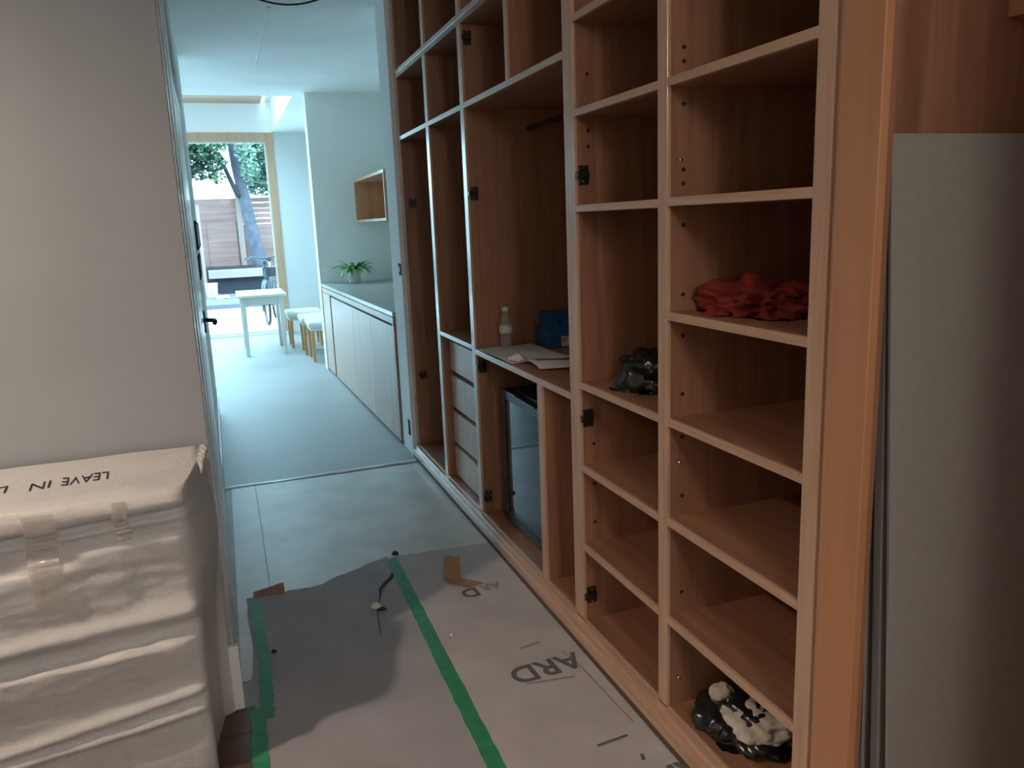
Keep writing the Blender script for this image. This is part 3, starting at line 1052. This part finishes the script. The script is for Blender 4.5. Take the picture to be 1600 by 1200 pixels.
strip([(0.985, 2.36), (1.005, 2.23), (1.012, 2.05), (1.02, 1.9)], 0.004, 0.0072, 'paper_edge_line', 'kraft_under', p2)


def tape(pts, wd, label, z=0.0078, rag=0.004):
    mb = MB()
    n = 60
    L, R = [], []
    P = [Vector(p) for p in pts]
    for i in range(n + 1):
        s = i / n * (len(P) - 1)
        k = min(int(s), len(P) - 2)
        p = P[k].lerp(P[k + 1], s - k)
        d = (P[k + 1] - P[k]).normalized()
        nn = Vector((-d.y, d.x))
        e1 = rag * noise.noise(Vector((i * 0.7, pts[0][0] * 10, 1)))
        e2 = rag * noise.noise(Vector((i * 0.7, pts[0][0] * 10, 7)))
        zz = z + 0.0008 * noise.noise(Vector((i * 0.5, 3, 1)))
        L.append(mb.bm.verts.new((p.x + nn.x * (wd / 2 + e1), p.y + nn.y * (wd / 2 + e1), zz)))
        R.append(mb.bm.verts.new((p.x - nn.x * (wd / 2 + e2), p.y - nn.y * (wd / 2 + e2), zz)))
    for i in range(n):
        mb.bm.faces.new((L[i], L[i + 1], R[i + 1], R[i]))
    return single('floor_tape', mb, 'tape_green', (pts[0][0], pts[0][1], z), label, 'tape')


tape([(0.573, 1.0), (0.574, 1.9), (0.582, 2.7), (0.588, 3.40)], 0.050, 'long straight strip of green tape down the middle of the floor')
tape([(-0.012, 2.36), (-0.004, 2.75), (-0.022, 3.20)], 0.042, 'ragged strip of green tape along the left paper edge, farther piece', rag=0.012)
tape([(-0.048, 1.2), (-0.045, 2.0), (-0.040, 2.43)], 0.046, 'green tape piece nearest the foot of the white wrapped package', z=0.0088, rag=0.006)

crumple('plaster_crumb', (0.437, 2.955, 0.0075), (0.020, 0.014, 0.016), 'bark_crumb', 'white plaster crumb beside the tear in the floor paper', 'crumb', 31, 2.5, 0.5, 3)
crumple('debris_bit', (0.455, 2.925, 0.0075), (0.016, 0.010, 0.010), 'debris', 'dark bit of debris touching the white crumb on the floor paper', 'debris', 33, 2.5, 0.5, 3)
crumple('debris_bit', (0.617, 3.445, 0.0045), (0.014, 0.016, 0.012), 'debris', 'dark crumb just beyond the far end of the long green tape', 'debris', 32, 2.5, 0.5, 3)
crumple('debris_bit', (0.031, 2.770, 0.0065), (0.010, 0.009, 0.008), 'debris', 'tiny dark crumb on the grey paper near the left tape', 'debris', 34, 2.5, 0.5, 3)
crumple('plaster_crumb', (0.655, 2.62, 0.007), (0.007, 0.006, 0.006), 'bark_crumb', 'tiny white crumb just right of the long green tape', 'crumb', 35, 2.5, 0.5, 3)

# cable hanging from the hall ceiling
mb = MB()
pts = [(0.08 + 0.75 * u, 4.6, CZ - 0.182 * math.sin(PI * (u * 0.94 + 0.03)) ** 0.8 - 0.002) for u in [i / 24 for i in range(25)]]
mb.tube(pts, 0.005, 8)
single('ceiling_cable', mb, 'black_plastic', (0.45, 4.6, CZ), 'thin dark cable sagging under the hall ceiling', 'cable', smooth=True)

# ------------------------------------------------------------------ counter in the alcove
CA, CBk = Vector((1.042, 5.283)), Vector((0.960, 8.575))     # front line, near and far end


def cx(y):
    k = (y - CA.y) / (CBk.y - CA.y)
    return CA.x + (CBk.x - CA.x) * k


def skew(x_off0, x_off1, y0, y1, z0, z1):
    """box that follows the counter's front line"""
    return MB().hexa([(cx(y0) + x_off0, y0, z0), (cx(y0) + x_off1, y0, z0), (cx(y1) + x_off1, y1, z0), (cx(y1) + x_off0, y1, z0)],
                     [(cx(y0) + x_off0, y0, z1), (cx(y0) + x_off1, y0, z1), (cx(y1) + x_off1, y1, z1), (cx(y1) + x_off0, y1, z1)])


t = thing('sideboard', (1.35, 6.9, 0), 'long built-in pale oak sideboard under the white worktop in the hall alcove', 'sideboard')
mb = MB()
mb.hexa([(cx(5.284) + 0.03, 5.284, 0.001), (1.73, 5.284, 0.001), (1.73, 8.574, 0.001), (cx(8.574) + 0.03, 8.574, 0.001)],
        [(cx(5.284) + 0.03, 5.284, 0.893), (1.73, 5.284, 0.893), (1.73, 8.574, 0.893), (cx(8.574) + 0.03, 8.574, 0.893)])
mb.build('body', 'counter_gap', t)
skew(0.004, 0.029, 5.30, 8.572, 0.842, 0.886).build('top_rail', 'counter_oak', t)
for y0, y1 in ((5.345, 6.10), (6.104, 6.86), (6.864, 8.02)):
    skew(0.006, 0.028, y0, y1, 0.022, 0.822).build('door', 'counter_oak', t)
skew(0.006, 0.028, 5.302, 5.342, 0.022, 0.838).build('end_stile', 'counter_oak', t)
skew(0.006, 0.028, 8.10, 8.57, 0.022, 0.838).build('door', 'counter_oak', t)
mb = MB()
mb.hexa([(cx(5.284), 5.284, 0.895), (1.733, 5.284, 0.895), (1.733, 8.577, 0.895), (cx(8.577), 8.577, 0.895)],
        [(cx(5.284), 5.284, 0.925), (1.733, 5.284, 0.925), (1.733, 8.577, 0.925), (cx(8.577), 8.577, 0.925)])
single('worktop', mb, 'worktop', (1.35, 6.9, 0.895), 'white worktop on the oak sideboard in the hall alcove', 'worktop')

# oak cubby on the alcove wall
t = thing('wall_cubby', (1.56, 7.8, 1.54), 'open oak box shelf mounted in the corner above the sideboard', 'shelf')
B(1.385, 1.733, 7.0, 8.577, 1.945, 1.972, 0.001).build('top_board', 'oak_edge_y', t)
B(1.385, 1.733, 7.0, 8.577, 1.538, 1.562, 0.001).build('bottom_board', 'oak_edge_y', t)
B(1.385, 1.733, 8.555, 8.577, 1.562, 1.945).build('end_board', 'oak_post', t)
B(1.385, 1.733, 7.0, 7.022, 1.562, 1.945).build('end_board', 'oak_post', t)
B(1.715, 1.733, 7.022, 8.555, 1.562, 1.945).build('back_board', 'oak_edge_y', t)

# potted plant
PX, PY = 1.285, 8.36
t = thing('potted_plant', (PX, PY, 0.926), 'bushy green plant in a pale grey pot at the far end of the worktop', 'plant')
MB().lathe([(0.054, 0.926), (0.058, 0.93), (0.062, 1.055), (0.059, 1.058), (0.056, 1.045)], PX, PY, 24).build('pot', 'pot', t, True)
MB().lathe([(0.056, 1.035), (0.03, 1.045)], PX, PY, 16).build('soil', 'soil', t)
random.seed(4)


def leaf_mesh(L, droop, w, name):
    mb = MB()
    n = 7
    A, Bv, Cv = [], [], []
    for i in range(n + 1):
        s = i / n
        x = L * (s - 0.15 * s * s)
        z = L * (0.75 * s - droop * s * s)
        ww = w * math.sin(PI * min(1, 0.12 + 0.88 * s)) ** 0.7 * (1 if i < n else 0.05)
        A.append(mb.bm.verts.new((x, -ww, z + 0.2 * ww)))
        Bv.append(mb.bm.verts.new((x, 0, z)))
        Cv.append(mb.bm.verts.new((x, ww, z + 0.2 * ww)))
    for i in range(n):
        mb.bm.faces.new((A[i], A[i + 1], Bv[i + 1], Bv[i]))
        mb.bm.faces.new((Bv[i], Bv[i + 1], Cv[i + 1], Cv[i]))
    me = bpy.data.meshes.new(name)
    mb.bm.to_mesh(me)
    mb.bm.free()
    me.materials.append(M['leaf'])
    return me


lm = [leaf_mesh(0.25, 0.55, 0.016, 'leaf'), leaf_mesh(0.21, 0.82, 0.017, 'leaf'), leaf_mesh(0.16, 0.35, 0.017, 'leaf'), leaf_mesh(0.27, 0.92, 0.014, 'leaf')]
for i in range(70):
    o = bpy.data.objects.new('leaf', random.choice(lm))
    COL.objects.link(o)
    o.parent = t
    a = random.uniform(0, 2 * PI)
    r = random.uniform(0.005, 0.05)
    o.location = (r * math.cos(a), r * math.sin(a), 0.112)
    # leaves keep off the wall behind the plant
    if math.sin(a) > 0.55:
        a = -a
    o.rotation_euler = (random.uniform(-0.2, 0.2), random.uniform(-0.40, 0.05), a)
    s = random.uniform(0.7, 1.1) if math.sin(a) < 0.3 else random.uniform(0.5, 0.7)
    o.scale = (s, s * 1.2, s)
# a long runner to the left
o = bpy.data.objects.new('leaf', lm[0])
COL.objects.link(o)
o.parent = t
o.location = (-0.20, 0.0, 0.16)
o.rotation_euler = (0, 0.5, PI)
o.scale = (0.55, 1.4, 0.6)
MB().tube([(PX, PY, 1.05), (PX - 0.1, PY, 1.12), (PX - 0.22, PY, 1.09)], 0.003, 6).build('stem', 'leaf', t, True)

# ------------------------------------------------------------------ kitchen table and stools
t = thing('table', (0.415, 10.35, 0), 'small white painted table standing in front of the garden door', 'table')
B(0.13, 0.70, 9.985, 10.90, 0.712, 0.742, 0.006).build('tabletop', 'table_white', t)
for bx in ((0.205, 0.625, 10.045, 10.063), (0.205, 0.625, 10.815, 10.833), (0.185, 0.203, 10.08, 10.80), (0.627, 0.645, 10.08, 10.80)):
    B(*bx, 0.615, 0.712).build('apron_rail', 'table_white', t)
for x in (0.165, 0.605):
    for y in (10.03, 10.79):
        cxm, cym = x + 0.03, y + 0.03
        MB().hexa([(cxm - 0.021, cym - 0.021, 0.001), (cxm + 0.021, cym - 0.021, 0.001), (cxm + 0.021, cym + 0.021, 0.001), (cxm - 0.021, cym + 0.021, 0.001)],
                  [(cxm - 0.03, cym - 0.03, 0.712), (cxm + 0.03, cym - 0.03, 0.712), (cxm + 0.03, cym + 0.03, 0.712), (cxm - 0.03, cym + 0.03, 0.712)]).build('leg', 'table_white', t)


def stool(x, y, label):
    t = thing('stool', (x + 0.2, y + 0.22, 0), label, 'stool', 'upholstered stools beside the white table')
    mb = MB()
    mb.box(x - 0.02, x + 0.42, y - 0.03, y + 0.47, 0.385, 0.462, 0.025)
    s = mb.build('seat', 'stool_seat', t, True)
    B(x, x + 0.40, y, y + 0.44, 0.355, 0.390, 0.004).build('seat_frame', 'stool_seat', t)
    for lx, sx_ in ((x + 0.005, -1), (x + 0.365, 1)):
        for ly, sy_ in ((y + 0.005, -1), (y + 0.405, 1)):
            cxm, cym = lx + 0.017, ly + 0.017
            a, b = 0.014, 0.022
            MB().hexa([(cxm - a, cym - a, 0.001), (cxm + a, cym - a, 0.001), (cxm + a, cym + a, 0.001), (cxm - a, cym + a, 0.001)],
                      [(cxm - b, cym - b, 0.355), (cxm + b, cym - b, 0.355), (cxm + b, cym + b, 0.355), (cxm - b, cym + b, 0.355)]).build('leg', 'stool_leg', t)


stool(0.868, 9.17, 'nearest pale upholstered stool with orange wood legs, half hidden by the wall')
stool(0.835, 9.74, 'middle one of the three pale stools with orange wood legs')
stool(0.735, 10.43, 'farthest pale stool with orange wood legs, right behind the white table')

# ------------------------------------------------------------------ garden
struct('terrace', B(-6, 6, 12.3, 15.0, -0.12, -0.01), 'paving')
struct('garden_step', B(-6, 6, 15.0, 15.45, -0.12, 0.11), 'paving')
struct('garden_ground', B(-8, 8, 15.45, 26, -0.12, 0.19), 'gravel')
struct('terrace_joint', B(-6, 6, 14.55, 14.60, -0.0099, -0.006), 'shade_and_joint')

t = thing('garden_fence', (0.2, 19.5, 0.19), 'pale pink timber board fence at the end of the garden', 'fence')
rng = random.Random(2)
for k in range(17):
    z = 0.22 + k * 0.118
    B(-3.2, 0.44, 19.50 + rng.uniform(-0.006, 0.006), 19.535, z, z + 0.1179, 0.004).build('board', 'fence', t)
for k in range(17):
    z = 0.24 + k * 0.118
    B(0.56, 3.4, 19.50 + rng.uniform(-0.006, 0.006), 19.535, z, z + (0.1179 if k < 11 else 0.100), 0.005).build('slat', 'fence', t)
B(0.44, 0.56, 19.44, 19.56, 0.19, 2.30, 0.004).build('post', 'fence_post', t)
B(3.4, 3.5, 19.44, 19.56, 0.19, 2.30, 0.004).build('post', 'fence_post', t)
B(-3.3, -3.2, 19.44, 19.56, 0.19, 2.30, 0.004).build('post', 'fence_post', t)
B(-3.2, 0.44, 19.5355, 19.57, 2.0, 2.10).build('back_rail', 'fence', t)
B(0.56, 3.4, 19.5355, 19.57, 2.0, 2.10).build('back_rail', 'fence', t)
B(0.56, 3.4, 19.5355, 19.57, 0.9, 1.0).build('back_rail', 'fence', t)
# lighter gate panel
t = thing('garden_gate', (0.1, 19.46, 0.19), 'lighter boarded gate panel in the garden fence above the bench', 'gate')
for k in range(13):
    z = 0.25 + k * 0.112
    B(-0.22, 0.40, 19.455 + 0.004 * (k % 2), 19.485, z, z + 0.1119, 0.003).build('board', 'fence', t)
B(-0.20, -0.12, 19.4852, 19.493, 0.25, 1.70).build('batten', 'fence', t)
B(0.30, 0.38, 19.4852, 19.493, 0.25, 1.70).build('batten', 'fence', t)
t = thing('garden_post', (-0.37, 17.6, 0.19), 'pale square timber post at the left of the garden view', 'post')
B(-0.42, -0.315, 17.55, 17.65, 0.19, 2.02, 0.005).build('post', 'fence_post', t)
B(-0.43, -0.305, 17.54, 17.66, 2.02, 2.045, 0.004).build('cap', 'fence_post', t)

t = thing('garden_bench', (0.3, 18.2, 0.19), 'wide pale bench top on a dark base in front of the fence', 'bench')
for k in range(3):
    B(-0.28, 0.95, 18.0 + 0.165 * k, 18.16 + 0.165 * k, 0.62, 0.69, 0.004).build('seat_board', 'bench', t)
B(-0.28, 0.95, 17.985, 18.0, 0.53, 0.688, 0.003).build('front_board', 'bench', t)
B(-0.10, 0.93, 18.15, 18.48, 0.19, 0.62).build('base', 'dark_planter', t)
B(-0.33, 0.70, 18.49, 18.53, 0.19, 0.76).build('back_rail', 'dark_planter', t)
t = thing('bucket', (-0.24, 17.2, 0.19), 'white bucket standing left of the dark garden bench', 'bucket')
MB().lathe([(0.09, 0.191), (0.10, 0.20), (0.12, 0.48), (0.125, 0.485), (0.115, 0.47)], -0.235, 17.2, 20).build('pail', 'table_white', t, True)
MB().torus((-0.235, 17.2, 0.48), (0, 0, 1), 0.122, 0.006, 24, 6).build('rim', 'table_white', t, True)
crumple('plastic_scrap', (-0.03, 16.9, 0.195), (0.12, 0.10, 0.05), 'table_white', 'crumpled white plastic scrap on the gravel before the bench', 'scrap', 41, 2.5, 0.7, 4)

# tree
t = thing('tree', (0.8, 18.9, 0.19), 'leaning grey-barked tree in front of the garden fence', 'tree')
MB().tube([(0.86, 18.75, 0.19), (0.80, 18.8, 0.75), (0.72, 18.85, 1.4), (0.655, 18.9, 2.0), (0.60, 18.95, 2.4), (0.52, 19.0, 2.9), (0.47, 19.0, 3.5), (0.50, 19.0, 4.6), (0.55, 19.1, 6.2)],
          [0.20, 0.175, 0.150, 0.135, 0.125, 0.105, 0.10, 0.09, 0.06], 14).build('trunk', 'bark', t, True)
MB().tube([(0.60, 18.92, 2.2), (0.47, 18.85, 2.32), (0.36, 18.8, 2.62), (0.28, 18.75, 2.85), (0.10, 18.7, 3.05), (-0.2, 18.6, 3.3)],
          [0.085, 0.060, 0.048, 0.045, 0.035, 0.02], 10).build('branch', 'bark_dark', t, True)


def leaves(clumps, n, size, name, m, parent, seed):
    rg = random.Random(seed)
    verts, faces = [], []
    wts = [c[3] * c[4] * c[5] for c in clumps]
    for i in range(n):
        c = rg.choices(clumps, wts)[0]
        while True:
            p = Vector((rg.uniform(-1, 1), rg.uniform(-1, 1), rg.uniform(-1, 1)))
            if p.length <= 1:
                break
        ctr = Vector((c[0] + p.x * c[3], c[1] + p.y * c[4], c[2] + p.z * c[5]))
        a = Vector((rg.uniform(-1, 1), rg.uniform(-1, 1), rg.uniform(-0.6, 0.6))).normalized()
        b = a.cross(Vector((rg.uniform(-1, 1), rg.uniform(-1, 1), rg.uniform(-1, 1)))).normalized()
        s = size * rg.uniform(0.6, 1.3)
        k = len(verts)
        verts += [ctr - a * s, ctr + b * s * 0.45, ctr + a * s, ctr - b * s * 0.45]
        faces.append((k, k + 1, k + 2, k + 3))
    me = bpy.data.meshes.new(name)
    me.from_pydata([tuple(v - _off(parent)) for v in verts], [], faces)
    me.materials.append(M[m])
    o = bpy.data.objects.new(name, me)
    COL.objects.link(o)
    o.parent = parent
    o['kind'] = 'stuff'
    return o


lc = [(-0.45, 18.6, 3.05, 0.5, 0.5, 0.28), (0.05, 18.5, 2.95, 0.30, 0.4, 0.22), (-0.25, 18.5, 2.72, 0.35, 0.4, 0.16), (0.12, 18.5, 2.62, 0.16, 0.3, 0.14),
      (-0.3, 18.5, 3.5, 0.8, 0.6, 0.4), (-0.9, 18.6, 3.4, 0.8, 0.6, 0.5)]
rc = [(0.95, 19.25, 2.95, 0.38, 0.4, 0.45), (1.3, 19.2, 2.75, 0.5, 0.25, 0.45), (0.85, 19.2, 2.6, 0.2, 0.2, 0.26), (1.2, 19.4, 3.4, 0.8, 0.5, 0.5), (1.0, 19.15, 2.42, 0.35, 0.2, 0.2)]
lc += [(-0.1, 18.3, 3.2, 0.5, 0.3, 0.25), (-0.45, 18.4, 2.85, 0.3, 0.3, 0.2)]
rc += [(0.80, 18.6, 2.75, 0.22, 0.2, 0.30), (0.72, 18.6, 3.2, 0.22, 0.2, 0.3)]
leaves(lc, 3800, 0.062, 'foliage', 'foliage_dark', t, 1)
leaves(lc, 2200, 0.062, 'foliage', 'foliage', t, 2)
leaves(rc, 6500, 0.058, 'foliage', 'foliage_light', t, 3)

# bicycle, seen almost head on
t = thing('bicycle', (0.66, 13.7, -0.01), 'bicycle parked on the terrace facing the garden door', 'bicycle')


def wheel(c, ax, R):
    w_ = MB().torus(c, ax, R - 0.02, 0.020, 36, 8).build('wheel', 'tyre', t, True)
    mb = MB()
    c = Vector(c)
    ax = Vector(ax).normalized()
    a = ax.cross(Vector((0, 0, 1))).normalized()
    b = ax.cross(a)
    for k in range(14):
        d = a * math.cos(2 * PI * k / 14) + b * math.sin(2 * PI * k / 14)
        mb.tube([c + ax * 0.02 * (1 if k % 2 else -1), c + d * (R - 0.04)], 0.0018, 4)
    mb.tube([c - ax * 0.05, c + ax * 0.05], 0.016, 8)
    mb.build('spokes', 'hinge', w_)
    MB().torus(c, ax, R - 0.042, 0.008, 36, 6).build('rim', 'hinge', w_, True)


WF, WR = Vector((0.615, 13.25, 0.335)), Vector((0.80, 14.28, 0.335))
fw = (WR - WF)
fw.z = 0
fw.normalize()
axl = fw.cross(Vector((0, 0, 1)))
wheel(WF, axl + Vector((0, 0.25, 0)), 0.34)
wheel(WR, axl, 0.34)
head_t, head_b = WF + fw * 0.20 + Vector((0, 0, 0.56)), WF + fw * 0.12 + Vector((0, 0, 0.38))
bbk = WF + fw * 0.60 + Vector((0, 0, -0.06))
seat = WF + fw * 0.80 + Vector((0, 0, 0.55))
mb = MB()
for a, b, r in ((head_t, seat, 0.016), (head_b, bbk, 0.019), (bbk, seat, 0.016), (bbk, WR, 0.011), (seat, WR, 0.010), (head_t, head_b, 0.02)):
    mb.tube([a, b], r, 8)
mb.build('frame', 'bike_frame', t, True)
for s in (-0.055, 0.055):
    MB().tube([head_b + axl * s * 0.6, WF + axl * s], 0.011, 8).build('fork_leg', 'bike_frame', t, True)
hb = head_t + Vector((0, 0, 0.15))
mb = MB().tube([head_t, hb], 0.014, 8)
mb.tube([hb + axl * -0.29 + fw * 0.12, hb + axl * -0.20 + Vector((0, 0, 0.04)), hb, hb + axl * 0.20 + Vector((0, 0, 0.04)), hb + axl * 0.29 + fw * 0.12], 0.013, 8)
h = mb.build('handlebar', 'bike_frame', t, True)
for s in (-1, 1):
    MB().tube([hb + axl * 0.24 * s + fw * 0.07 + Vector((0, 0, 0.03)), hb + axl * 0.31 * s + fw * 0.15], 0.018, 8).build('grip', 'tyre', h, True)
MB().lathe([(0.012, hb.z - 0.10), (0.045, hb.z - 0.08), (0.045, hb.z - 0.03), (0.012, hb.z - 0.01)], hb.x, hb.y - 0.07, 12).build('head_lamp', 'black_plastic', t, True)
arc = []
for k in range(13):
    a = -0.5 + k / 12 * 2.0
    arc.append(WF + fw * (0.37 * -math.cos(a + 0.3)) + Vector((0, 0, 0.37 * math.sin(a + 0.3))))
MB().tube(arc, 0.030, 6).build('mudguard', 'bike_frame', t, True)
mb = MB()
mb.box(-0.11, 0.11, -0.09, 0.09, 0.0, 0.16, 0.02)
for v in mb.bm.verts:
    v.co = v.co + WF + fw * 0.02 + Vector((0.10, 0.25, 0.42))
mb.build('front_bag', 'black_plastic', t, True)
mb = MB()
mb.tube([seat, seat + Vector((0, 0, 0.12))], 0.013, 8)
mb.build('seat_post', 'chrome', t, True)
crumple('saddle', tuple(seat + Vector((0, 0, 0.12))), (0.075, 0.13, 0.035), 'tyre', None, None, 50, 0.5, 0.1, 3, parent=t, ridged=False)
mb = MB().tube([bbk + axl * -0.08, bbk + axl * 0.08], 0.02, 8)
mb.tube([bbk + axl * 0.08, bbk + axl * 0.10 + Vector((0, 0, -0.17))], 0.010, 6)
mb.tube([bbk + axl * -0.08, bbk + axl * -0.10 + Vector((0, 0, 0.17))], 0.010, 6)
c = mb.build('crank', 'hinge', t, True)
for s, zz in ((1, -0.17), (-1, 0.17)):
    p = bbk + axl * 0.14 * s + Vector((0, 0, zz))
    B(p.x - 0.05, p.x + 0.05, p.y - 0.035, p.y + 0.035, p.z - 0.012, p.z + 0.012).build('pedal', 'tyre', c)
